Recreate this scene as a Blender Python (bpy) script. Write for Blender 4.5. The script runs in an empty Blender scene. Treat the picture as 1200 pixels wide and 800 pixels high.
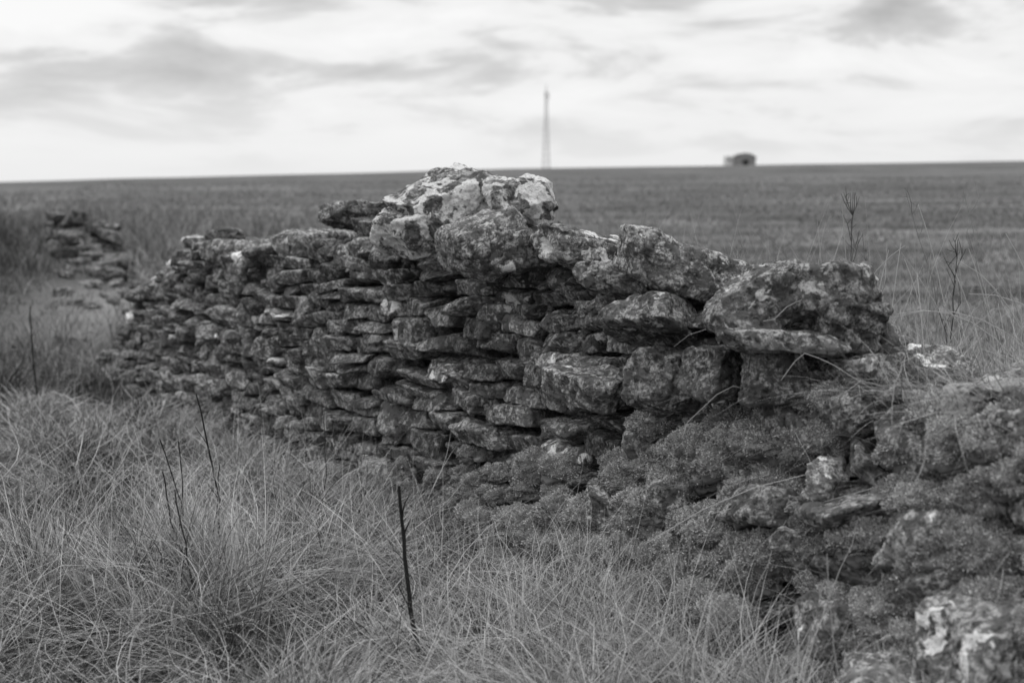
import bpy, bmesh, math, random
import numpy as np
from mathutils import Vector, Matrix
rng = np.random.default_rng(7)
random.seed(7)
scene = bpy.context.scene
TAU = math.tau

# ------------------------------------------------------------------ helpers
def vnoise(p, seed=0):
    p = np.asarray(p, dtype=np.float64)
    i = np.floor(p).astype(np.int64); f = p - i
    u = f*f*(3-2*f)
    out = 0
    for dx in (0, 1):
        for dy in (0, 1):
            for dz in (0, 1):
                h = ((i[..., 0]+dx)*73856093) ^ ((i[..., 1]+dy)*19349663) ^ ((i[..., 2]+dz)*83492791) ^ (seed*2654435)
                h = (h ^ (h >> 13)) & 0x7fffffff
                h = (h*1274126177) & 0x7fffffff
                h = h ^ (h >> 16)
                v = (h & 0xffff)/32767.5-1
                w = (u[..., 0] if dx else 1-u[..., 0])*(u[..., 1] if dy else 1-u[..., 1])*(u[..., 2] if dz else 1-u[..., 2])
                out = out+v*w
    return out

def fbm2(x, y, scale, octv=3, seed=0):
    s = 0; a = 1
    for k in range(octv):
        s = s+a*vnoise(np.stack([x*scale, y*scale, np.zeros_like(x)+k*7.3], -1), seed+k); a *= .5; scale *= 2.03
    return s

def smooth(a, b, x):
    t = np.clip((x-a)/(b-a), 0, 1); return t*t*(3-2*t)

def mesh_from(name, V, F, mat, tint=None, smooth_sh=True):
    V = np.asarray(V, dtype=np.float32); F = np.asarray(F, dtype=np.int32)
    me = bpy.data.meshes.new(name)
    n = F.shape[1]
    me.vertices.add(len(V)); me.vertices.foreach_set("co", V.ravel())
    me.loops.add(F.size); me.loops.foreach_set("vertex_index", F.ravel())
    me.polygons.add(len(F))
    me.polygons.foreach_set("loop_start", np.arange(0, F.size, n, dtype=np.int32))
    me.polygons.foreach_set("loop_total", np.full(len(F), n, dtype=np.int32))
    if smooth_sh:
        me.polygons.foreach_set("use_smooth", np.ones(len(F), dtype=bool))
    if tint is not None:
        at = me.attributes.new("tint", 'FLOAT_COLOR', 'POINT')
        c = np.ones((len(V), 4), dtype=np.float32); c[:, :tint.shape[1]] = tint
        at.data.foreach_set("color", c.ravel())
    me.update(calc_edges=True)
    me.materials.append(mat)
    ob = bpy.data.objects.new(name, me)
    scene.collection.objects.link(ob)
    return ob

class NT:
    def __init__(s, mat):
        mat.use_nodes = True; s.t = mat.node_tree; s.t.nodes.clear()
    def n(s, typ, **kw):
        nd = s.t.nodes.new(typ)
        for k, v in kw.items(): setattr(nd, k, v)
        return nd
    def l(s, a, b): s.t.links.new(a, b)
    def noise(s, vec, scale, detail=4, rough=.55, dist=0):
        nd = s.n('ShaderNodeTexNoise'); nd.inputs['Scale'].default_value = scale
        nd.inputs['Detail'].default_value = detail; nd.inputs['Roughness'].default_value = rough
        nd.inputs['Distortion'].default_value = dist
        s.l(vec, nd.inputs['Vector']); return nd.outputs['Fac']
    def ramp(s, f, stops):
        nd = s.n('ShaderNodeValToRGB'); el = nd.color_ramp.elements
        while len(el) < len(stops): el.new(.5)
        for e, (p, c) in zip(el, stops):
            e.position = p; e.color = (c, c, c, 1)
        s.l(f, nd.inputs['Fac']); return nd.outputs['Color']
    def math(s, op, a, b=None, c=None, clamp=False):
        nd = s.n('ShaderNodeMath', operation=op); nd.use_clamp = clamp
        for k, v in enumerate((a, b, c)):
            if v is None: continue
            if isinstance(v, (int, float)): nd.inputs[k].default_value = v
            else: s.l(v, nd.inputs[k])
        return nd.outputs[0]
    def mix(s, f, a, b):
        nd = s.n('ShaderNodeMix', data_type='FLOAT')
        for k, v in ((0, f), (2, a), (3, b)):
            if isinstance(v, (int, float)): nd.inputs[k].default_value = v
            else: s.l(v, nd.inputs[k])
        return nd.outputs[0]
    def finish(s, colval, rough=.9, bump=None, bs=.5, bd=.01, spec=.2):
        b = s.n('ShaderNodeBsdfPrincipled'); o = s.n('ShaderNodeOutputMaterial')
        b.inputs['Roughness'].default_value = rough
        b.inputs['Specular IOR Level'].default_value = spec
        if isinstance(colval, (int, float)): b.inputs['Base Color'].default_value = (colval,)*3+(1,)
        else: s.l(colval, b.inputs['Base Color'])
        if bump is not None:
            bn = s.n('ShaderNodeBump'); bn.inputs['Strength'].default_value = bs; bn.inputs['Distance'].default_value = bd
            s.l(bump, bn.inputs['Height']); s.l(bn.outputs[0], b.inputs['Normal'])
        s.l(b.outputs[0], o.inputs[0])

# ------------------------------------------------------------------ materials
def mat_stone():
    m = bpy.data.materials.new("lichened_limestone"); t = NT(m)
    tc = t.n('ShaderNodeTexCoord').outputs['Object']
    at = t.n('ShaderNodeAttribute', attribute_name='tint')
    sp = t.n('ShaderNodeSeparateColor'); t.l(at.outputs['Color'], sp.inputs[0])
    br, li, rd = sp.outputs[0], sp.outputs[1], sp.outputs[2]
    cb = t.n('ShaderNodeCombineXYZ')
    for k, f in enumerate((31., 17., 23.)): t.l(t.math('MULTIPLY', rd, f), cb.inputs[k])
    va = t.n('ShaderNodeVectorMath', operation='ADD'); t.l(tc, va.inputs[0]); t.l(cb.outputs[0], va.inputs[1])
    v = va.outputs[0]
    base = t.ramp(t.noise(v, 7, 8, .65), [(.3, .05), (.5, .105), (.7, .21)])
    l1 = t.ramp(t.noise(v, 20, 6, .62, .6), [(.46, 0), (.56, 1)])
    l1b = t.ramp(t.noise(v, 75, 5, .72), [(.44, 0), (.55, 1)])
    f1 = t.math('MULTIPLY', l1, t.math('MULTIPLY_ADD', l1b, .68, .10))
    c = t.mix(f1, base, .55)
    dk = t.ramp(t.noise(v, 50, 5, .7, .4), [(.38, .34), (.48, 1)])
    c = t.math('MULTIPLY', c, dk)
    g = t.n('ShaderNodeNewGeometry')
    pt = t.ramp(g.outputs['Pointiness'], [(.42, .42), (.5, 1), (.58, 1.0)])  # concave creases darkened: crevice shade put into the stone colour
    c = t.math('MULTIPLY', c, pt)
    w = t.math('ADD', t.noise(v, 9, 6, .6, .5), t.math('MULTIPLY', li, .22))
    wf = t.ramp(w, [(.67, 0), (.70, 1)])
    wf = t.math('MULTIPLY', wf, t.ramp(t.noise(v, 110, 4, .7), [(.34, .35), (.5, 1)]))
    c = t.mix(wf, c, .74)
    c = t.math('MULTIPLY', c, br)
    bh = t.math('ADD', t.noise(v, 55, 9, .7, .3), t.math('MULTIPLY', t.noise(v, 190, 4, .7), .3))
    bh = t.math('ADD', bh, t.math('MULTIPLY', wf, .1))
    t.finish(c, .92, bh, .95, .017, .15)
    return m

def mat_tint(name, lo, hi, rough=.8, spec=.15):
    m = bpy.data.materials.new(name); t = NT(m)
    at = t.n('ShaderNodeAttribute', attribute_name='tint')
    sp = t.n('ShaderNodeSeparateColor'); t.l(at.outputs['Color'], sp.inputs[0])
    c = t.mix(sp.outputs[0], lo, hi)
    t.finish(c, rough, spec=spec)
    return m

def mat_ground():
    m = bpy.data.materials.new("turf"); t = NT(m)
    tc = t.n('ShaderNodeTexCoord').outputs['Object']
    at = t.n('ShaderNodeAttribute', attribute_name='tint')
    sp = t.n('ShaderNodeSeparateColor'); t.l(at.outputs['Color'], sp.inputs[0])
    a = t.ramp(t.noise(tc, 9, 8, .7), [(.3, .02), (.7, .10)])
    mp = t.n('ShaderNodeMapping'); mp.inputs['Scale'].default_value = (.25, 1, 1); mp.inputs['Rotation'].default_value = (0, 0, .25)
    t.l(tc, mp.inputs[0])
    f1 = t.ramp(t.noise(mp.outputs[0], .35, 8, .72), [(.38, .065), (.5, .115), (.64, .20)])
    f2 = t.ramp(t.noise(tc, 3.5, 6, .7), [(.35, .65), (.65, 1.25)])
    f = t.math('MULTIPLY', f1, f2)
    c = t.mix(sp.outputs[0], a, f)
    c = t.mix(sp.outputs[1], c, .30)
    t.finish(c, .95, t.noise(tc, 30, 8, .7), .8, .03, .05)
    return m

STONE = mat_stone()
GROUND = mat_ground()
GRASS = mat_tint("dry_grass", .028, .56)
FGRASS = mat_tint("field_grass", .05, .46)
MOSSM = mat_tint("moss_fronds", .045, .70, .9, .1)
STEM = mat_tint("dead_stem", .015, .40, .85, .1)
m = bpy.data.materials.new("galvanised_steel"); t = NT(m)
tc = t.n('ShaderNodeTexCoord').outputs['Object']; t.finish(t.ramp(t.noise(tc, 1.5, 4), [(.3, .30), (.7, .44)]), .6); STEEL = m
m = bpy.data.materials.new("core_gap_shade"); t = NT(m)
tc = t.n('ShaderNodeTexCoord').outputs['Object']; t.finish(t.ramp(t.noise(tc, 20, 6), [(.3, .01), (.7, .05)]), .95, t.noise(tc, 40, 5), 1, .03); CORE = m  # near-black so gaps between stones look deep: shade put into the colour

# ------------------------------------------------------------------ wall line (front foot), world metres
FL = np.array([(2.25, .7), (1.62, 2.1), (1.17, 3.1), (.85, 3.8), (.45, 4.7), (0, 5.7), (-.47, 6.4), (-.97, 7.1),
               (-1.6, 8.3), (-2.25, 9.6), (-2.9, 10.95), (-3.4, 11.9), (-5.8, 18.5), (-9, 27), (-30, 75)])
def xf(y): return np.interp(y, FL[:, 1], FL[:, 0])
def ztop(y): return np.interp(y, [.7, 2.1, 3.1, 3.8, 4.1, 4.3, 4.7, 5.7, 6.1, 6.5, 7.0, 8.3, 9.4, 10.1, 10.9, 11.6],
                              [.6, .7, .76, .72, .72, .81, .93, .98, 1.05, 1.07, 1.0, .88, .87, .78, .54, .14])
def bulge(y): return np.interp(y, [3.8, 4.6, 5.3, 6.2], [.34, .24, .12, .03])
def tang(y):
    d = np.array([xf(y+.3)-xf(y-.3), .6]); return d/np.linalg.norm(d)
def surf(y, z, inward=0.):
    T = tang(y); I = np.array([T[1], -T[0]])
    o = inward+(z if z < 0 else z*(.10+bulge(y)))*(1 if z > 0 else .3)
    return np.array([xf(y)+I[0]*o, y+I[1]*o, z])

def ground_z(x, y):
    side = x-xf(np.clip(y, .7, 75))
    g = .28*smooth(.45, 1.3, side)*smooth(90, 30, y)
    H = np.where(x < 0, 3.05+.027*x, 3.05+.0148*x); H = np.clip(H, -1.5, 5.5)
    ramp = smooth(8, 215, y)
    g = g+H*ramp
    g = g-np.clip(y-235, 0, 600)*.009
    g = g-.12*smooth(6, 10.5, y)*smooth(14, 11, y)*smooth(.4, -.4, side)
    g = g-.15*smooth(.35, -.1, side)*smooth(15, 11, y)
    g = g+.48*smooth(12, 17.5, y)*smooth(40, 24, y)*smooth(1.5, -1, side)
    near = smooth(60, 10, np.hypot(x, y))
    g = g+near*(.05*fbm2(x, y, 1.1, 3, 5)+.05*fbm2(x, y, 3.0, 2, 9))*np.clip(.35+np.abs(side), 0, 1)
    g = g+smooth(20, 100, np.abs(y))*.12*fbm2(x, y, .05, 2, 3)
    g = g-smooth(0, -300, y)*1.0
    return g

# ------------------------------------------------------------------ ground sheet
def axis(lo, hi, fine, step, grow):
    a = [fine[0]]
    while a[-1] < fine[1]: a.append(a[-1]+step)
    s = step
    while a[-1] < hi: s *= grow; a.append(a[-1]+s)
    s = step; b = []
    c = fine[0]
    while c > lo: s *= grow; c -= s; b.append(c)
    return np.array(b[::-1]+a)
gx = axis(-6000, 6000, (-7, 6), .06, 1.07); gy = axis(-3000, 9000, (1.5, 14), .06, 1.05)
X, Y = np.meshgrid(gx, gy)
Z = ground_z(X.ravel(), Y.ravel())
V = np.stack([X.ravel(), Y.ravel(), Z], -1)
nx, ny = len(gx), len(gy)
ii = (np.arange(ny-1)[:, None]*nx+np.arange(nx-1)[None]).ravel()
F = np.stack([ii, ii+1, ii+1+nx, ii+nx], -1)
side = V[:, 0]-xf(np.clip(V[:, 1], .7, 75))
tn = np.zeros((len(V), 3)); tn[:, 0] = np.maximum(smooth(.3, 1.2, side), smooth(20, 40, V[:, 1]))
tn[:, 1] = .7*np.exp(-((V[:, 0]+4.1)/.8)**2-((V[:, 1]-14.5)/2.2)**2)
mesh_from("ground", V, F, GROUND, tn)

# ------------------------------------------------------------------ stones
def ico(sub):
    bm = bmesh.new(); bmesh.ops.create_icosphere(bm, subdivisions=sub, radius=1)
    V = np.array([v.co[:] for v in bm.verts]); F = np.array([[v.index for v in f.verts] for f in bm.faces]); bm.free()
    V /= np.linalg.norm(V, axis=1)[:, None]
    return V, F
ICO = {k: ico(k) for k in (3, 4, 5, 6)}
def rot(yaw, pitch=0, roll=0):
    return np.array(Matrix.Rotation(yaw, 3, 'Z') @ Matrix.Rotation(pitch, 3, 'Y') @ Matrix.Rotation(roll, 3, 'X'))

class Pile:
    def __init__(s): s.V = []; s.F = []; s.C = []; s.n = 0
    def stone(s, pos, L, W, H, R, sub=5, rough=1., bright=None, lichen=None, p=20, jag=0):
        d, F = ICO[sub]
        half = np.array([L, W, H])/2
        ns = []; hs = []
        for ax in range(3):
            for sg in (-1, 1):
                v = np.zeros(3); v[ax] = sg
                v += rng.normal(0, (.17 if ax < 2 else .10)+.14*jag, 3); ns.append(v/np.linalg.norm(v)); hs.append(rng.uniform(.88, 1.02))
        for k in range(8):
            v = rng.normal(0, 1, 3)*np.array([1, 1, .8]); v /= np.linalg.norm(v); ns.append(v); hs.append(rng.uniform(1.05-.2*jag, 1.42-.2*jag))
        ns = np.array(ns); hs = np.array(hs)
        q = np.maximum(d@ns.T/hs, 0)
        w = q**p; r = w.sum(1)**(-1/p)
        V = d*np.minimum(r, 1.75)[:, None]*half
        N = (w@ns)/half; N /= np.linalg.norm(N, axis=1)[:, None]
        o = rng.uniform(-50, 50, 3)
        P = V*np.array([1, 1, 1.25])+o
        disp = (.006+.016*jag)*vnoise(P*8)+(.0050+.008*jag)*vnoise(P*18+3)+(.0038+.002*jag)*vnoise(P*36+5)
        if sub >= 5: disp = disp+.0030*vnoise(P*72+9)
        if sub >= 6: disp = disp+.0024*vnoise(P*140+2)
        pit = vnoise(P*24+11); disp = disp-.015*np.clip(pit-.38, 0, 1)
        pk = rng.uniform(70, 130)
        disp = disp+.0024*np.tanh(3*np.sin((V[:, 2]+.015*vnoise(P*6))*pk))*np.clip(vnoise(P*5+4)*2, 0, 1)
        V = V+N*(disp*rough*min(1, H/.1+.2))[:, None]
        V = V@R.T+np.asarray(pos)
        s.V.append(V); s.F.append(F+s.n); s.n += len(V)
        br = bright if bright is not None else float(np.clip(rng.normal(1, .26), .5, 1.7))
        li = lichen if lichen is not None else max(0, rng.normal(-.05, .3))
        c = np.empty((len(V), 3)); c[:] = (br, li, rng.random()); s.C.append(c)
    def build(s, name):
        return mesh_from(name, np.concatenate(s.V), np.concatenate(s.F), STONE, np.concatenate(s.C))

wall = Pile()
def yaw_at(y):
    T = tang(y); return math.atan2(T[1], T[0])
seg_y = np.linspace(1.3, 11.6, 400)
cum = np.concatenate([[0], np.cumsum(np.hypot(np.diff(xf(seg_y)), np.diff(seg_y)))])
def y_of(s): return float(np.interp(s, cum, seg_y))
TH = .62
hand = [  # x, y, z, L, W, H, yaw(deg), tilt(deg), bright, lichen, sub, jag
    # --- peak group
    (-.25, 6.50, 1.235, .50, .40, .28, 24, -18, .95, .75, 6, .8),
    (-.43, 6.42, 1.15, .30, .30, .20, 50, -24, .95, .95, 6, .6),
    (.05, 6.28, 1.25, .30, .26, .18, 60, 10, 1.0, .8, 6, .8),
    (-.12, 6.02, 1.085, .33, .34, .21, 40, -12, 1.2, .1, 6, .3),
    (.10, 5.80, 1.07, .26, .28, .15, 80, 8, .9, .5, 6, .4),
    (.27, 5.62, 1.08, .34, .34, .15, 22, 12, 1.0, .6, 6, .4),
    (-.50, 6.85, 1.07, .30, .30, .12, 60, -12, .95, .4, 6, .3),
    (-.83, 7.45, 1.17, .33, .28, .12, 30, 6, .9, .1, 6, .3),
    (-1.33, 8.35, .97, .44, .40, .11, 20, -12, 1.0, .1, 5, .2),
    (-1.05, 7.85, .99, .32, .34, .17, 40, 4, 1.0, .3, 5, .3),
    (.40, 5.30, .985, .30, .26, .10, 70, 10, 1.0, .3, 6, .3),
    # --- right-hand group
    (.59, 4.98, 1.04, .42, .30, .16, 18, 20, 1.4, .1, 6, .2),
    (.80, 4.46, .965, .36, .34, .19, 25, -10, .95, .35, 6, .8),
    (.98, 4.42, .995, .28, .28, .18, 70, 8, .9, .45, 6, .8),
    (1.03, 4.42, .90, .20, .22, .15, 25, 8, .9, .2, 6, .5),
    (.83, 4.32, .865, .34, .28, .065, 22, 3, 1.0, .2, 6, .2),
    (.66, 4.52, .745, .17, .22, .15, 30, 5, .75, 0, 6, .2),
    (.80, 4.30, .765, .18, .22, .14, 26, -6, .85, 0, 6, .2),
    (.52, 4.80, .675, .23, .24, .21, 48, 8, 1.0, .1, 6, .2),
    (.30, 5.22, .60, .38, .24, .125, 112, -6, 1.2, .1, 6, .1),
    (.50, 4.93, .87, .32, .30, .13, 60, 16, 1.0, .2, 6, .3),
]
hp = np.array([h[:3] for h in hand])
for (x, y, z, L, W, H, yw, tl, br, li, sub, jag) in hand:
    wall.stone((x, y, z), L*1.06, W, H*1.06, rot(math.radians(yw), math.radians(tl), rng.normal(0, .06)), sub, 1.3, br, li, 20, jag)

def clear(P):
    d = hp-P
    for k, h in enumerate(hand):
        rr = .36*h[3]+.02
        if abs(d[k][2]) < h[5]*.5 and math.hypot(d[k][0], d[k][1]) < rr: return False
    return True

# front face courses
z = -.26
while z < 1.25:
    h0 = rng.uniform(.062, .106)
    s = rng.uniform(0, .3)
    while s < cum[-1]:
        y = y_of(s)
        dis = float(smooth(4.9, 3.9, y))
        L = rng.uniform(.16, .36)*(1+.1*dis)
        y = y_of(s+L/2)
        wob = .045*math.sin(y*2.1+1)+.03*math.sin(y*5.3+z*6)+.02*math.sin(y*11+z*9)
        hh = h0*rng.uniform(.78, 1.12)
        if rng.random() < .13: hh *= 1.6; L *= .75
        zz = z+h0/2+wob*min(1, max(z, 0)*2+.2)
        if zz+hh*.35 < ztop(y)+.02:
            prot = rng.normal(0, .024+.03*dis)
            P = surf(y, zz, .13+prot)
            sb = 6 if y < 6.2 and y > 2.7 else 5
            if clear(P):
                if rng.random() < .14 and hh > .08:
                    for q in (-1, 1):
                        wall.stone(P+np.array([rng.normal(0, .012), 0, q*hh*.27]), L*rng.uniform(.85, 1.0), .27, hh*.51,
                                   rot(yaw_at(y)+rng.normal(0, .15), rng.normal(.03, .07), rng.normal(0, .08)), sb)
                else:
                    wall.stone(P, L*rng.uniform(.94, 1.03), rng.uniform(.24, .32), hh*1.02,
                           rot(yaw_at(y)+rng.normal(0, .18+.3*dis), rng.normal(.03, .075+.12*dis), rng.normal(0, .09+.12*dis)),
                           sb, rng.uniform(.8, 1.4), p=rng.uniform(15, 26), jag=.2*dis)
        s += L*1.0
    z += h0
# back face courses (simpler)
z = .1
while z < 1.1:
    h0 = rng.uniform(.09, .14); s = rng.uniform(0, .3)
    while s < cum[-1]:
        L = rng.uniform(.25, .5); y = y_of(s+L/2)
        if z+h0*.8 < ztop(y):
            T = tang(y); I = np.array([T[1], -T[0]]); o = TH-.12-.05*z+.12*bulge(y)
            wall.stone((xf(y)+I[0]*o, y+I[1]*o, z+h0/2), L*1.05, .28, h0*1.08, rot(yaw_at(y)+rng.normal(0, .1), rng.normal(0, .06), 0), 4)
        s += L
    z += h0
# capping stones, laid across
s = .1
while s < cum[-1]:
    y = y_of(s); dis = float(smooth(4.4, 3.9, y))
    T = tang(y); I = np.array([T[1], -T[0]])
    for k in range(3):
        o = (.14, .33, .5)[k]+rng.normal(0, .03)+ztop(y)*(.08+bulge(y)*(.95 if k == 0 else .75))
        if o > TH+.12: continue
        H = rng.uniform(.08, .15); zz = ztop(y)+rng.uniform(-.03, .04)-.03*dis
        P = np.array([xf(y)+I[0]*o, y+I[1]*o, zz])
        if clear(P):
            wall.stone(P, rng.uniform(.18, .30), rng.uniform(.16, .26), H, rot(rng.uniform(0, 3), rng.normal(0, .12), rng.normal(0, .12)),
                       6 if 2.7 < y < 5.5 else 5, 1.1, lichen=max(0, rng.normal(.2, .3)), jag=.35)
    if rng.random() < .30 and y > 6.8 and y < 10.3:
        o = .3
        P = np.array([xf(y)+I[0]*o, y+I[1]*o, ztop(y)+.12])
        if clear(P): wall.stone(P, rng.uniform(.25, .4), rng.uniform(.2, .3), rng.uniform(.06, .1), rot(rng.uniform(0, 3), rng.normal(0, .12), rng.normal(0, .12)), 5, 1.1)
    s += rng.uniform(.15, .22)
# tumbled stones on the broken right-hand slope and foot
for (y, z, L, W, H, yw, br, li, inn) in [(3.75, .60, .24, .2, .16, 120, 1.25, .2, 0), (3.95, .49, .14, .10, .13, 60, 1.65, .35, -.12), (3.45, .70, .26, .26, .14, 20, 1.1, .2, 0),
        (3.25, .55, .28, .26, .16, 100, 1.15, .3, 0), (3.15, .74, .26, .25, .13, 30, 1.1, .4, 0), (3.3, .22, .32, .28, .24, 110, 1.25, .45, -.06),
        (3.5, .04, .34, .28, .24, 95, 1.25, .45, -.07), (3.1, .06, .36, .3, .22, 60, 1.2, .45, 0), (4.0, .66, .24, .2, .12, 100, 1.2, .2, -.02), (4.2, .57, .28, .2, .13, 110, 1.3, .2, -.03),
        (3.05, .40, .30, .3, .2, 60, 1.1, .3, -.03), (2.8, .6, .4, .3, .2, 60, 1.1, .3, 0), (4.0, .30, .16, .12, .10, 20, 1.3, .3, -.08),
        (3.6, .42, .26, .2, .13, 110, 1.2, .3, -.05), (4.35, .42, .24, .18, .12, 115, 1.2, .2, -.03), (3.75, .14, .24, .2, .14, 100, 1.2, .3, -.08),
        (4.6, .30, .22, .18, .11, 115, 1.2, .1, -.10), (4.9, .20, .22, .18, .11, 110, 1.2, .1, -.10)]:
    P = surf(y, z, .04+inn)
    wall.stone(P, L, W, H, rot(math.radians(yw), rng.normal(0, .2), rng.normal(0, .2)), 6, 1.2, br, li, 16, .4)
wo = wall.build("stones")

cv = []; cf = []
ys = np.linspace(1.35, 11.4, 120)
for k, y in enumerate(ys):
    T = tang(y); I = np.array([T[1], -T[0]]); zt = max(ztop(y)-.06, .05)
    for (o, zc) in ((.15, -.4), (.15+zt*(.10+bulge(y)), zt), (TH-.1+.1*bulge(y), zt), (TH-.08, -.4)):
        cv.append((xf(y)+I[0]*o, y+I[1]*o, zc+rng.normal(0, .01)))
    if k:
        a = 4*(k-1); b = 4*k
        for j in range(4): cf.append((a+j, a+(j+1) % 4, b+(j+1) % 4, b+j))
cf.append((0, 1, 2, 3)); cf.append((b, b+3, b+2, b+1))
co = mesh_from("dark_core_filler", cv, cf, CORE, smooth_sh=False)  # inner filler volume blocking see-through; its dark colour stands in for gap shade
par = bpy.data.objects.new("dry_stone_wall", None); scene.collection.objects.link(par)
wo.parent = par; co.parent = par

def gz(x, y): return float(ground_z(np.array([float(x)]), np.array([float(y)]))[0])
ruin = Pile()
for k in range(140):
    y = rng.normal(18.2, .8); c = math.exp(-((y-18.2)/1.0)**2)
    o = rng.uniform(0, .7); zz = rng.uniform(-.02, .04+.58*c)
    x = xf(y)+o-.1
    ruin.stone((x, y, gz(x, y)+zz), rng.uniform(.22, .44), rng.uniform(.2, .3), rng.uniform(.09, .15),
               rot(rng.uniform(0, 3), rng.normal(0, .15), rng.normal(0, .15)), 4, 1, .75)
for k in range(30):
    y = rng.uniform(11.2, 16.5); x = xf(y)+rng.uniform(-.3, .7)
    ruin.stone((x, y, gz(x, y)+.02), rng.uniform(.12, .28), rng.uniform(.12, .2), rng.uniform(.05, .10),
               rot(rng.uniform(0, 3), rng.normal(0, .15), rng.normal(0, .15)), 4, 1, .9)
ruin.build("ruined_stone_wall")

# ------------------------------------------------------------------ blades
def blades(root, az, L, lean, droop, w, tint, K=4):
    n = len(root); t = np.linspace(0, 1, K+1)
    h = np.stack([np.cos(az), np.sin(az)], -1)
    horiz = L[:, None]*(lean[:, None]*t+droop[:, None]*t**2)
    vert = L[:, None]*(t*np.sqrt(np.clip(1-lean**2, .05, 1))[:, None]-(droop*.75)[:, None]*t**2.4)
    P = np.zeros((n, K+1, 3))
    P[..., 0] = root[:, None, 0]+h[:, None, 0]*horiz
    P[..., 1] = root[:, None, 1]+h[:, None, 1]*horiz
    P[..., 2] = root[:, None, 2]+vert
    tw = az+math.pi/2+(rng.uniform(-.9, .9, n))
    wd = np.stack([np.cos(tw), np.sin(tw), rng.uniform(-.3, .3, n)], -1)
    wob = (rng.normal(0, .10, n)*L)[:, None]*np.sin(t*3.1)[None]+(rng.normal(0, .12, n)*L)[:, None]*(t**2)[None]
    P[..., 0] += -h[:, None, 1]*wob; P[..., 1] += h[:, None, 0]*wob
    prof = (1-t**1.6)*.92+.08
    half = wd[:, None, :]*(w[:, None]*prof[None]*.5)[..., None]
    V = np.stack([P-half, P+half], 2).reshape(-1, 3)
    b = (np.arange(n)*(K+1)*2)[:, None]+(np.arange(K)*2)[None]
    F = np.stack([b, b+1, b+3, b+2], -1).reshape(-1, 4)
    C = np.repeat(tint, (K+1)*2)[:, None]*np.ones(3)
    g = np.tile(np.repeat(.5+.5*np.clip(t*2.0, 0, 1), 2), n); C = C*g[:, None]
    return V, F, C
def merge(name, parts, mat):
    off = 0; Vs = []; Fs = []; Cs = []
    for V, F, C in parts:
        Vs.append(V); Fs.append(F+off); Cs.append(C); off += len(V)
    return mesh_from(name, np.concatenate(Vs), np.concatenate(Fs), mat, np.concatenate(Cs))
def put(x, y): return np.stack([x, y, ground_z(x, y)-.01], -1)
def footkeep(x, y):   # thin turf at the moss bank
    return ~((x > xf(y)-.30) & (y > 3.3) & (y < 6.0) & (rng.random(len(x)) < .65))

# verge grass: matted sward
parts = []
N = 175000
y = 2.3*np.exp(rng.random(N)*math.log(15/2.3)); r = rng.uniform(-.62, .5, N); x = r*y
k = (x < xf(y)+.05); x, y = x[k], y[k]; k = footkeep(x, y); x, y = x[k], y[k]; n = len(x)
nz = fbm2(x, y, 1.3, 3, 21); nf = fbm2(x, y, 1.6, 2, 33); dens = fbm2(x, y, 3.6, 3, 44)
k = rng.random(n) < np.clip(.58+1.3*dens, .04, 1); x, y, nz, nf, dens = x[k], y[k], nz[k], nf[k], dens[k]; n = len(x)
az = nf*5+rng.normal(0, 1.1, n)
foot = np.exp(-np.clip(xf(y)-x, 0, 9)/.35)
L = rng.gamma(3.5, .034, n)*(1+.9*nz)*(1-.5*foot); L = np.clip(L, .025, .42)
lean = np.clip(rng.beta(2.4, 1.2, n), 0, .98); droop = rng.uniform(-.1, .7, n)
w = rng.uniform(.0016, .0044, n)*np.maximum(1, y/5)
tint = np.clip(rng.beta(1.2, 3.6, n)+.22*nz+.40*fbm2(x, y, 3.0, 2, 8)-.02, 0, 1)
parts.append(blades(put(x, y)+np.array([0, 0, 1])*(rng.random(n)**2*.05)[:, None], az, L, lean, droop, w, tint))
# loose lying straws
n = 14000
y = 2.4*np.exp(rng.random(n)*math.log(10/2.4)); x = rng.uniform(-.6, .4, n)*y; k = x < xf(y)-.15; x, y = x[k], y[k]; n = len(x)
parts.append(blades(put(x, y)+np.array([0, 0, 1])*rng.uniform(.02, .13, n)[:, None], rng.uniform(0, TAU, n), rng.uniform(.12, .42, n), rng.uniform(.85, 1., n), rng.uniform(-.1, .15, n),
             rng.uniform(.0016, .0036, n)*np.maximum(1, y/5), rng.uniform(.4, 1, n), 5))
# tussocks
M = 360
cy = 2.6*np.exp(rng.random(M)*math.log(13/2.6)); cx = rng.uniform(-.6, .45, M)*cy
k = cx < xf(cy)-.25; cx, cy = cx[k], cy[k]
reps = rng.integers(60, 340, len(cx)); idx = np.repeat(np.arange(len(cx)), reps); n = len(idx)
rad = np.abs(rng.normal(0, .085, n)); a0 = rng.uniform(0, TAU, n)
x = cx[idx]+rad*np.cos(a0); y = cy[idx]+rad*np.sin(a0)
LL = rng.uniform(.14, .56, len(cx))[idx]*np.where(cy[idx] > 5.5, .75, 1); pa = rng.uniform(0, TAU, len(cx))[idx]
L = LL*rng.uniform(.4, 1.35, n); lean = np.clip(rng.beta(1.5, 1.9, n), 0, .97); droop = rng.uniform(.1, 1.0, n)
az = np.where(rng.random(n) < .6, pa+rng.normal(0, .6, n), rng.uniform(0, TAU, n))
w = rng.uniform(.0018, .0046, n)*np.maximum(1, y/5)
tint = np.clip(rng.beta(1.4, 2.6, n)+rng.normal(-.02, .26, len(cx))[idx], 0, 1)
parts.append(blades(put(x, y), az, L, lean, droop, w, tint, 5))
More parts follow.
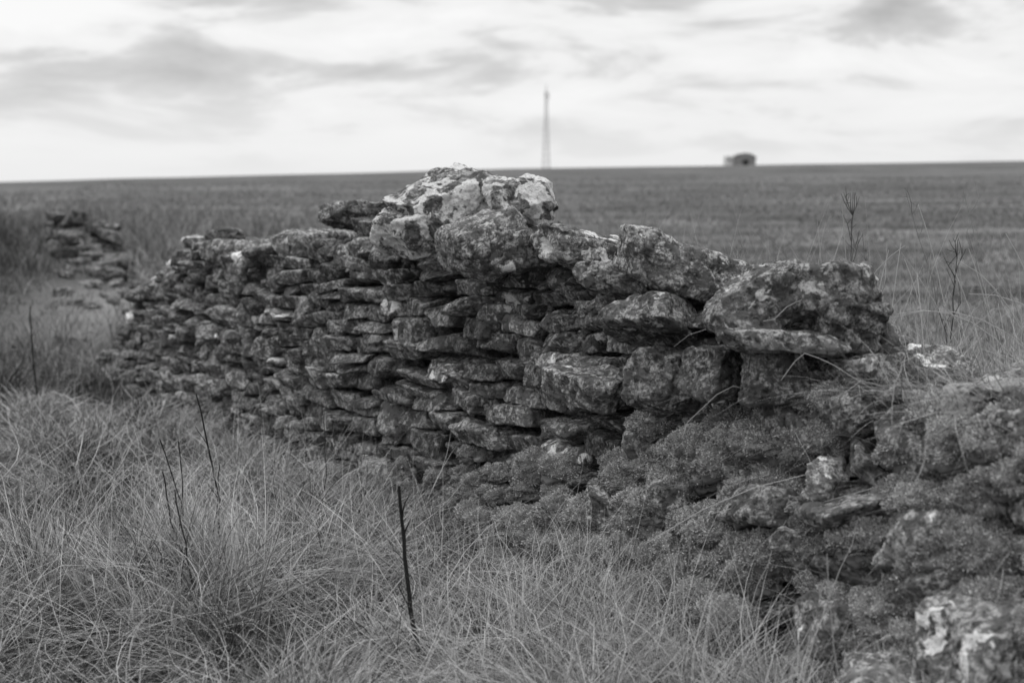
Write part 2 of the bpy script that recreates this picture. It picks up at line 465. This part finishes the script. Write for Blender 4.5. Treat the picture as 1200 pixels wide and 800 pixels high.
# tall thin flowering stems in drifts
n = 4600
y = rng.uniform(3.0, 8.5, n); x = rng.uniform(-.42, .22, n)*y; cl = fbm2(x, y, 1.1, 2, 77)
k = (cl > -.02) & (x < xf(y)-.2); x, y = x[k], y[k]; n = len(x)
parts.append(blades(put(x, y), rng.normal(.6, 1.3, n), rng.uniform(.28, .66, n), rng.uniform(.03, .7, n), rng.uniform(0, .6, n), rng.uniform(.0018, .0034, n), rng.uniform(.35, 1, n), 6))
n = 700
a = rng.uniform(0, TAU, n); rr = np.abs(rng.normal(0, .28, n)); x = -1.12+rr*np.cos(a); y = 4.95+rr*np.sin(a)
parts.append(blades(put(x, y), rng.uniform(0, TAU, n), rng.uniform(.3, .68, n), rng.uniform(.03, .5, n), rng.uniform(0, .5, n), rng.uniform(.0018, .0032, n), rng.uniform(.3, 1, n), 6))
# drooping tufts below the moss, right of centre
n = 3800
y = rng.uniform(2.9, 4.7, n); x = xf(y)-.12-np.abs(rng.normal(0, .22, n)); k = fbm2(x, y, 2.2, 2, 55) > -.1; x, y = x[k], y[k]; n = len(x)
parts.append(blades(put(x, y), rng.normal(.6, 1.4, n), rng.uniform(.2, .55, n), rng.uniform(.05, .7, n), rng.uniform(.1, .9, n), rng.uniform(.0018, .0036, n), rng.uniform(.25, 1, n), 6))
# strands against the wall foot
n = 7000
y = rng.uniform(3.0, 9.5, n); x = xf(y)-np.abs(rng.normal(0, .24, n))-.05
k = ~((y > 3.6) & (y < 5.7) & (x > xf(y)-.22) & (rng.random(n) < .75)); x, y = x[k], y[k]; n = len(x)
az = rng.uniform(0, TAU, n); L = rng.uniform(.08, .30, n)
parts.append(blades(put(x, y), az, L, rng.uniform(.05, .9, n), rng.uniform(.1, .9, n), rng.uniform(.0016, .0034, n), np.clip(rng.beta(2, 2, n), 0, 1), 5))
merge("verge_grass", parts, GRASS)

# grass rooted on top of and in the joints of the broken end
n = 3200
y = rng.uniform(2.7, 4.25, n); T_in = rng.uniform(.12, .62, n); zt = ztop(y)
cl = fbm2(y, T_in, 6, 2, 12); k = cl > -.15; y, T_in, zt = y[k], T_in[k], zt[k]; n = len(y)
pts = np.array([surf(yy, float(z_), float(t_)-.15) for yy, z_, t_ in zip(y, zt-.02, T_in)])
pt1 = blades(pts, rng.normal(3.4, 1.3, n), rng.uniform(.07, .34, n), rng.uniform(.2, .95, n), rng.uniform(.1, .9, n), rng.uniform(.0014, .003, n), rng.uniform(.2, .9, n), 5)
n = 700
y = rng.uniform(2.9, 4.8, n); z_ = rng.uniform(.1, .75, n)
pts = np.array([surf(a_, b_, .02) for a_, b_ in zip(y, np.minimum(z_, ztop(y)))])
pt2 = blades(pts, rng.normal(3.6, .9, n), rng.uniform(.06, .24, n), rng.uniform(.3, .95, n), rng.uniform(.3, 1.2, n), rng.uniform(.0014, .0026, n), rng.uniform(.3, 1, n), 5)
merge("wall_top_grass", [pt1, pt2], GRASS)

n = 62000
y = rng.uniform(10.5, 34, n); x = xf(y)+rng.normal(-1.2, 2.4, n)
k = ((np.hypot((x+4.1)/.9, (y-14.5)/2.4) > 1) | (rng.random(n) < .25)) & ~((x > xf(y)-.3) & (y < 12.3)) & ~((np.abs(x-xf(y)-.2) < .55) & (np.abs(y-18.1) < 1.1) | (x > xf(y)+1.6) & (y < 18)); x, y = x[k], y[k]; n = len(x)
cl = fbm2(x, y, .6, 2, 61)
L = np.clip(rng.uniform(.2, .55, n)*(1+.7*cl), .1, .95)
L = np.where(np.hypot((x+4.1)/.9, (y-14.5)/2.4) < 1, L*.35, L)
rankd = smooth(-.3, -1.2, x-xf(y))*smooth(14, 17, y)
L = L*(1+.35*rankd)
L = np.where(np.abs(x-xf(y)-.2) < .5, np.where((y > 15.0) & (y < 17.4), L*.45, L), L)
p1 = blades(put(x, y), rng.uniform(0, TAU, n), L, rng.uniform(.02, .5, n), rng.uniform(.05, .5, n), rng.uniform(.004, .009, n)*np.maximum(1, y/14), np.clip(rng.beta(1.4, 4.0, n)*(1-.55*rankd)+.12*cl, 0, 1), 3)
merge("rank_grass", [p1], GRASS)

# field grass
parts = []
N = 185000
y = 3.2*np.exp(rng.random(N)*math.log(110/3.2)); x = rng.uniform(-.62, .75, N)*y
side = x-xf(np.clip(y, .7, 75)); k = side > .68; x, y, side = x[k], y[k], side[k]; n = len(x)
nz = fbm2(x, y, .5, 3, 71)
edge = np.exp(-np.clip(side-.7, 0, 50)/1.6)
L = rng.uniform(.05, .18, n)*(1+.8*nz)+edge*rng.uniform(0, .42, n)
L = np.clip(L, .03, .65)
w = rng.uniform(.0025, .005, n)*np.maximum(1, y/6)
tint = np.clip(rng.beta(1.4, 3.2, n)*(1-.35*smooth(12, 45, y))+.42*nz+.20*edge, 0, 1)
parts.append(blades(put(x, y), rng.uniform(0, TAU, n), L, rng.beta(1.8, 1.6, n)*.95, rng.uniform(.1, .7, n), w, tint, 3))
n = 6000
y = rng.uniform(3.3, 10, n); x = xf(y)+.72+np.abs(rng.normal(0, .9, n))
parts.append(blades(put(x, y), rng.normal(2.6, 1.2, n), rng.uniform(.3, .9, n), rng.uniform(.05, .7, n), rng.uniform(.0, .6, n), rng.uniform(.0020, .0038, n), rng.uniform(.35, 1, n), 6))
n = 1700
y = rng.uniform(3.6, 7.5, n); x = xf(y)+.75+np.abs(rng.normal(0, .6, n))
parts.append(blades(put(x, y), rng.normal(2.8, 1.4, n), rng.uniform(.6, 1.15, n), rng.uniform(.02, .45, n), rng.uniform(.0, .35, n), rng.uniform(.0024, .0040, n), rng.uniform(.4, 1, n), 7))
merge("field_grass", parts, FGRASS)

# ------------------------------------------------------------------ moss
Vm = []; Fm = []; Cm = []; off = 0; strandR = []; strandN = []; strandT = []
d0, f0 = ICO[5]
def moss_top(y): return np.interp(y, [2.5, 3.6, 4.3, 4.7, 5.2, 5.8, 6.4, 7.5], [.82, .76, .65, .50, .36, .18, .04, -.04])
cnt = 0; tries = 0
while cnt < 470 and tries < 9000:
    tries += 1
    y = rng.uniform(2.8, 7.0); z = rng.uniform(-.18, .9)
    mt = moss_top(y)
    if z > mt+rng.normal(0, .03): continue
    pn = float(fbm2(np.array([y*1.0]), np.array([z*1.0]), 3.3, 2, 91)[0])
    if y < 4.3 and pn < -.12+.25*(z-.35): continue
    if y >= 4.3 and pn < -.24+.5*(z-mt+.15): continue
    R = rng.uniform(.03, .10)*(1.1 if y < 5.6 else .75)
    if abs(y-3.95) < .16 and abs(z-.49) < .12: continue
    c = surf(y, z, rng.uniform(-.01, .05)-(.10*(1-max(z, 0)/max(mt, .1)) if 4.1 < y < 5.9 else -.0))
    sc = np.array([R*rng.uniform(.9, 1.35), R*rng.uniform(.9, 1.35), R*rng.uniform(.6, .9)])
    V = d0*sc; V = V*(1+.20*vnoise(d0*2.4+cnt*3.7)+.13*vnoise(d0*5+cnt)+.06*vnoise(d0*12+cnt))[:, None]
    N = V/sc**2; N /= np.linalg.norm(N, axis=1)[:, None]
    V = V+N*(.004*vnoise(V*160+cnt))[:, None]
    tt = rng.uniform(-.14, .16)
    W = V+c
    Vm.append(W); Fm.append(f0+off); off += len(V)
    Cm.append(np.full((len(V), 3), .18))
    ns = int(11000*(R/.08)**2*min(1.3, (4.2/y)**1.3)*.55)
    a = rng.integers(0, len(f0), ns); tri = f0[a]; bc = rng.dirichlet((1, 1, 1), ns)
    pts = (W[tri]*bc[..., None]).sum(1); nn = (N[tri]*bc[..., None]).sum(1)
    keep = (nn[:, 2] > -.5) & (nn[:, 0]*-.85+nn[:, 1]*-.5+nn[:, 2]*.7 > -.15)
    strandR.append(pts[keep]); strandN.append(nn[keep])
    blot = .30*vnoise(pts[keep]*38)
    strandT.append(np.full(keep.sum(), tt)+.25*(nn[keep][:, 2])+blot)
    cnt += 1
R_ = np.concatenate(strandR); N_ = np.concatenate(strandN); T_ = np.concatenate(strandT); n = len(R_)
D = N_+np.array([0, 0, .25])+rng.normal(0, .55, (n, 3)); D /= np.linalg.norm(D, axis=1)[:, None]
Ln = rng.uniform(.003, .0095, n)*np.where(rng.random(n) < .03, 2.2, 1)
sd = np.cross(D, rng.normal(0, 1, (n, 3))); sd /= np.linalg.norm(sd, axis=1)[:, None]
wd = rng.uniform(.0020, .0046, n)[:, None]
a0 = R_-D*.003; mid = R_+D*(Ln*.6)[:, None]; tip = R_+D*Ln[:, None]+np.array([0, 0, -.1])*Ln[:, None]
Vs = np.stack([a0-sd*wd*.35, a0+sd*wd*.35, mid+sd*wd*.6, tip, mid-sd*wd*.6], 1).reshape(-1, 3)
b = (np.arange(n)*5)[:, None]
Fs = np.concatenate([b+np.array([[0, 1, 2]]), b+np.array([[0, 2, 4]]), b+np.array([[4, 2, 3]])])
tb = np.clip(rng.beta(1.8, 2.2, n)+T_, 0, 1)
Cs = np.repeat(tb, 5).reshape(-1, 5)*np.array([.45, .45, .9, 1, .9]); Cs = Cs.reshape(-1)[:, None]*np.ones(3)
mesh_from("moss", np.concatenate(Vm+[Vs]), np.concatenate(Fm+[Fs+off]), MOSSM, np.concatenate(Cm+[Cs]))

# ------------------------------------------------------------------ stems
def tube(path, r0, r1, sides=6):
    path = np.array(path, float); n = len(path); V = []; F = []
    for i in range(n):
        t = path[min(i+1, n-1)]-path[max(i-1, 0)]; t /= np.linalg.norm(t)+1e-9
        u = np.cross(t, (0.3, .9, .1)); u /= np.linalg.norm(u); v = np.cross(t, u)
        r = r0+(r1-r0)*i/(n-1)
        for k in range(sides):
            a = TAU*k/sides; V.append(path[i]+(u*math.cos(a)+v*math.sin(a))*r)
    for i in range(n-1):
        for k in range(sides):
            F.append((i*sides+k, i*sides+(k+1) % sides, (i+1)*sides+(k+1) % sides, (i+1)*sides+k))
    return np.array(V), np.array(F)
def wander(p0, p1, n=9, j=.012, sag=0):
    p0 = np.array(p0, float); p1 = np.array(p1, float); t = np.linspace(0, 1, n)[:, None]
    P = p0+(p1-p0)*t; L = np.linalg.norm(p1-p0)
    ph = rng.uniform(0, 6, 3)
    P = P+j*L*3*(np.sin(t*np.array([4., 5., 3.])+ph)-np.sin(ph))*t*(1.2-t)+rng.normal(0, j*L*.35, (n, 3))*(t > 0)
    P[:, 2] += sag*np.sin(t[:, 0]*math.pi)*L
    return P
def plant(name, stems, tint):
    parts = []
    for st in stems:
        V, F = tube(*st); parts.append((V, F, np.full((len(V), 3), tint)))
    return merge(name, parts, STEM)

def stalk(x, y, tx, ty, tz, r, name, tint=.05, twigs=2):
    base = (x, y, gz(x, y)-.03); P = wander(base, (tx, ty, tz), 12, .016)
    st = [(P, r, r*.55)]
    for k in range(twigs):
        i = rng.integers(4, 10); a = rng.uniform(0, TAU); q = rng.uniform(.03, .09)
        st.append((wander(P[i], P[i]+np.array([math.cos(a)*q*.6, math.sin(a)*q*.6, q]), 5, .03), r*.35, r*.15))
    plant(name, st, tint)
stalk(-.27, 4.18, -.345, 4.15, .44, .0090, "dead_dock_stalk", .02, 3)
stalk(-1.06, 5.1, -1.16, 5.15, .57, .0050, "dead_dock_stalk", .02, 2)
stalk(-1.18, 5.2, -1.30, 5.2, .40, .0040, "dead_dock_stalk", .03, 1)
stalk(-1.22, 5.0, -1.22, 5.1, .42, .0040, "dead_dock_stalk", .03, 1)
stalk(-1.12, 4.95, -1.22, 4.9, .34, .0045, "dead_dock_stalk", .03, 1)
stalk(-1.10, 5.05, -1.05, 5.0, .33, .0035, "dead_dock_stalk", .05, 1)
stalk(-1.02, 4.6, -1.12, 4.6, .34, .0040, "dead_dock_stalk", .03, 1)
stalk(-3.3, 9.8, -3.32, 9.8, .50, .007, "dead_dock_stalk", .02, 1)
stalk(-.85, 6.2, -.83, 6.2, .36, .003, "dead_dock_stalk", .1, 1)
plant("fallen_twig", [(wander((-.90, 4.15, gz(-.86, 4.15)+.17), (-.58, 4.7, gz(-.58, 4.7)+.22), 9, .006), .006, .004)], .45)
plant("fallen_twig", [(wander((-.33, 4.45, gz(-.3, 4.4)+.25), (-.42, 4.9, gz(-.4, 4.9)+.27), 9, .02), .004, .002)], .1)

def weed(x, y, h, lean, n_br, r, name, tint):
    b = (x, y, gz(x, y)-.03); top = (x+lean[0], y+lean[1], b[2]+h); P = wander(b, top, 14, .008)
    st = [(P, r, r*.3, 5)]
    for k in range(n_br):
        i = int(rng.integers(4, 13)); a = rng.uniform(0, TAU); q = rng.uniform(.06, .22)*(1.2-i/16)
        Q = wander(P[i], P[i]+np.array([math.cos(a)*q*.55, math.sin(a)*q*.5, q]), 6, .03); st.append((Q, r*.45, r*.2, 4))
        for j in range(2):
            st.append((wander(Q[3+j], Q[3+j]+rng.normal(0, .02, 3)+np.array([0, 0, .035]), 3, .02), r*.3, r*.18, 4))
    plant(name, st, tint)
weed(1.24, 5.15, 1.18, (.0, 0), 16, .0038, "dead_thistle_stem", .15)
weed(1.56, 5.0, .88, (.02, .05), 10, .0036, "dead_thistle_stem", .05)
weed(1.08, 5.3, 1.0, (-.10, 0), 9, .0028, "dead_thistle_stem", .4)
weed(1.95, 5.3, 1.1, (-.25, .1), 9, .0028, "dead_thistle_stem", .5)
weed(1.72, 5.1, 1.05, (-.30, .1), 9, .0028, "dead_thistle_stem", .4)
weed(1.36, 4.7, .75, (.03, 0), 8, .0026, "dead_thistle_stem", .4)
weed(1.44, 5.4, .95, (-.12, 0), 9, .0028, "dead_thistle_stem", .2)
weed(.9, 6.0, .80, (-.1, 0), 9, .0026, "dead_thistle_stem", .6)
weed(.6, 6.8, .85, (-.2, 0), 9, .0026, "dead_thistle_stem", .6)
arch = []
for k in range(140):
    y = rng.uniform(3.5, 5.6); x = xf(y)+rng.uniform(.58, 1.3); b = np.array([x, y, gz(x, y)])
    h = rng.uniform(.6, 1.25)*(1 if rng.random() < .6 else .75); dx = rng.normal(-.10, .32); t = np.linspace(0, 1, 12)[:, None]
    P = b+np.array([dx, rng.normal(0, .2), 0])*t**1.7+np.array([0, 0, h])*(t-.35*t**3*abs(dx)*2)
    arch.append((P, .0022, .0011, 4))
plant("dry_grass_stems", arch, .95)
tangle = []
for k in range(46):
    y = rng.uniform(3.4, 4.5); z = rng.uniform(.55, .88); p = surf(y, z, .0)+np.array([.06, 0, .02])
    q = p+np.array([rng.normal(-.02, .18), rng.normal(-.05, .12), rng.uniform(-.2, .12)])
    P = wander(p, q, 9, .06, .25); tangle.append((P, .0016, .0009, 4))
for k in range(14):
    y = rng.uniform(3.3, 4.2); x = xf(y)-.18; b = np.array([x, y, gz(x, y)])
    tangle.append((wander(b, b+np.array([rng.normal(.08, .15), rng.normal(-.05, .1), rng.uniform(.35, .6)]), 9, .02), .0022, .001, 4))
plant("dead_bramble_tangle", tangle, .8)

# ------------------------------------------------------------------ lattice mast on the skyline
def strut(a, b, r=.07): return tube([a, (np.array(a)+np.array(b))/2, b], r, r, 4)
mx, my = 10.0, 420.0; mb = gz(mx, my); Hm = 29.2-mb; pr = []
def hw(t): return .95*(1-t)**1.1+.24
levels = np.linspace(0, 1, 15)
for i in range(14):
    a, b = levels[i], levels[i+1]; wa, wb = hw(a), hw(b); za, zb = a*Hm*.93, b*Hm*.93
    ca = [(-wa, -wa, za), (wa, -wa, za), (wa, wa, za), (-wa, wa, za)]; cb_ = [(-wb, -wb, zb), (wb, -wb, zb), (wb, wb, zb), (-wb, wb, zb)]
    for k in range(4):
        pr.append(strut(ca[k], cb_[k], .085)); pr.append(strut(ca[k], cb_[(k+1) % 4], .045)); pr.append(strut(ca[(k+1) % 4], cb_[k], .045)); pr.append(strut(cb_[k], cb_[(k+1) % 4], .05))
zt_ = Hm*.93
pr.append(strut((0, 0, zt_), (0, 0, Hm), .08))
for k in range(3):
    a = TAU*k/3; cx_, cy_ = .7*math.cos(a), .7*math.sin(a)
    pr.append(strut((cx_, cy_, zt_-2.4), (cx_, cy_, zt_-.2), .12)); pr.append(strut((0, 0, zt_-1.3), (cx_, cy_, zt_-1.3), .05))
mo = merge("lattice_radio_mast", [(V, F, np.ones((len(V), 3))) for V, F in pr], STEEL); mo.location = (mx, my, mb)

# ------------------------------------------------------------------ small farm shed on the skyline
sx, sy = 37.9, 238.0; sb = gz(sx, sy)-.1
par = bpy.data.objects.new("farm_shed", None); par.location = (sx, sy, sb); scene.collection.objects.link(par)
def simple_mat(name, v, s=3):
    m = bpy.data.materials.new(name); t = NT(m); tc = t.n('ShaderNodeTexCoord').outputs['Object']
    t.finish(t.ramp(t.noise(tc, s, 4), [(.3, v*.75), (.7, v*1.2)]), .8); return m
DARK = simple_mat("weathered_boards", .22); PALE = simple_mat("pale_sheeting", .6); ROOF = simple_mat("tin_roof", .32); HOLE = simple_mat("dark_opening", .03)
def boxpart(name, x0, x1, y0, y1, z0, z1, mat):
    bm = bmesh.new(); bmesh.ops.create_cube(bm, size=1)
    for v in bm.verts: v.co = ((x0+x1)/2+v.co.x*(x1-x0), (y0+y1)/2+v.co.y*(y1-y0), (z0+z1)/2+v.co.z*(z1-z0))
    bmesh.ops.bevel(bm, geom=bm.edges[:], offset=.01, segments=1, affect='EDGES')
    me = bpy.data.meshes.new(name); bm.to_mesh(me); bm.free(); me.materials.append(mat)
    o = bpy.data.objects.new(name, me); scene.collection.objects.link(o); o.parent = par
boxpart("walls", -1.3, 2.3, -1.5, 1.5, 0, 1.45, DARK)
boxpart("lean_to", -2.6, -1.32, -1.2, 1.2, 0, 1.9, PALE)
boxpart("window", -2.2, -1.75, -1.23, -1.203, 1.15, 1.5, HOLE)
boxpart("door", .2, 1.1, -1.53, -1.503, 0, 1.3, HOLE)
nseg = 12; cvs = []; cfs = []
for i in range(nseg+1):
    a = math.pi*i/nseg
    for yy in (-1.65, 1.65): cvs.append((.5-1.95*math.cos(a), yy, 1.42+.95*math.sin(a)))
for i in range(nseg): cfs.append((2*i, 2*i+2, 2*i+3, 2*i+1))
o = mesh_from("curved_roof", cvs, cfs, ROOF, smooth_sh=True); o.parent = par
bm = bmesh.new()
for yy in (-1.52, 1.52):
    vs = [bm.verts.new((.5-1.9*math.cos(math.pi*i/nseg), yy, 1.41+.93*math.sin(math.pi*i/nseg))) for i in range(nseg+1)]; bm.faces.new(vs)
me = bpy.data.meshes.new("gables"); bm.to_mesh(me); bm.free(); me.materials.append(DARK)
o = bpy.data.objects.new("gables", me); scene.collection.objects.link(o); o.parent = par

n = 9000
hx = rng.uniform(-330, -80, n); hy = 700+rng.normal(0, 3, n)
hz = ground_z(hx, hy)+rng.uniform(0, 1, n)*(5+2.5*fbm2(hx, hy, .03, 3, 5))
P = np.stack([hx, hy, hz], -1); o = rng.normal(0, .9, (n, 3, 3)); V = (P[:, None]+o).reshape(-1, 3)
mesh_from("distant_hedgerow", V, np.arange(3*n).reshape(-1, 3), simple_mat("hedge_foliage", .18, 1), smooth_sh=False)

# ------------------------------------------------------------------ world: overcast
w = bpy.data.worlds.new("World"); scene.world = w; w.use_nodes = True
class WT(NT):
    def __init__(s, t): s.t = t; t.nodes.clear()
t = WT(w.node_tree)
SE, SR = math.radians(52), math.radians(-35)
sky = t.n('ShaderNodeTexSky', sky_type='NISHITA'); sky.sun_disc = False; sky.sun_elevation = SE; sky.sun_rotation = SR
bw = t.n('ShaderNodeRGBToBW'); t.l(sky.outputs[0], bw.inputs[0])
skyv = t.math('MULTIPLY', bw.outputs[0], .10)
tc = t.n('ShaderNodeTexCoord').outputs['Generated']
mp = t.n('ShaderNodeMapping'); mp.inputs['Scale'].default_value = (6, 6, 24); mp.inputs['Location'].default_value = (4.3, 0.2, 3.1); t.l(tc, mp.inputs[0])
nn = t.noise(mp.outputs[0], 1.15, 6, .54, .35)
sp = t.n('ShaderNodeSeparateXYZ'); t.l(tc, sp.inputs[0])
hor = t.math('SMOOTH_MIN', t.math('MULTIPLY', t.math('MAXIMUM', sp.outputs[2], 0.), 13.), 1., .2)
cl = t.ramp(nn, [(.38, .98), (.49, .90), (.57, .66), (.70, .48)])
cloud = t.mix(hor, .89, cl)
zen = t.math('MULTIPLY_ADD', t.math('MAXIMUM', t.math('SUBTRACT', sp.outputs[2], .15), 0.), 1.5, 1.)
cloud = t.math('MULTIPLY', cloud, zen)
val = t.mix(.9, skyv, cloud)
bg = t.n('ShaderNodeBackground'); t.l(val, bg.inputs[0]); bg.inputs[1].default_value = 1.0
ow = t.n('ShaderNodeOutputWorld'); t.l(bg.outputs[0], ow.inputs[0])

sun = bpy.data.lights.new("sun", 'SUN'); sun.energy = 1.1; sun.angle = math.radians(18); sun.color = (1, 1, 1)
so = bpy.data.objects.new("sun", sun); scene.collection.objects.link(so)
dirv = Vector((math.sin(SR)*math.cos(SE), math.cos(SR)*math.cos(SE), math.sin(SE)))
so.rotation_euler = dirv.to_track_quat('Z', 'Y').to_euler()

# ------------------------------------------------------------------ camera
cam = bpy.data.cameras.new("camera"); cam.lens = 50; cam.sensor_width = 36; cam.clip_end = 20000
cam.dof.use_dof = True; cam.dof.focus_distance = 5.2; cam.dof.aperture_fstop = 2.5
c = bpy.data.objects.new("camera", cam); scene.collection.objects.link(c)
c.location = (0, 0, 1.35); c.rotation_euler = (math.radians(90-6.43), 0, 0)
scene.camera = c
scene.view_settings.view_transform = 'Standard'; scene.view_settings.look = 'None'; scene.view_settings.exposure = 0
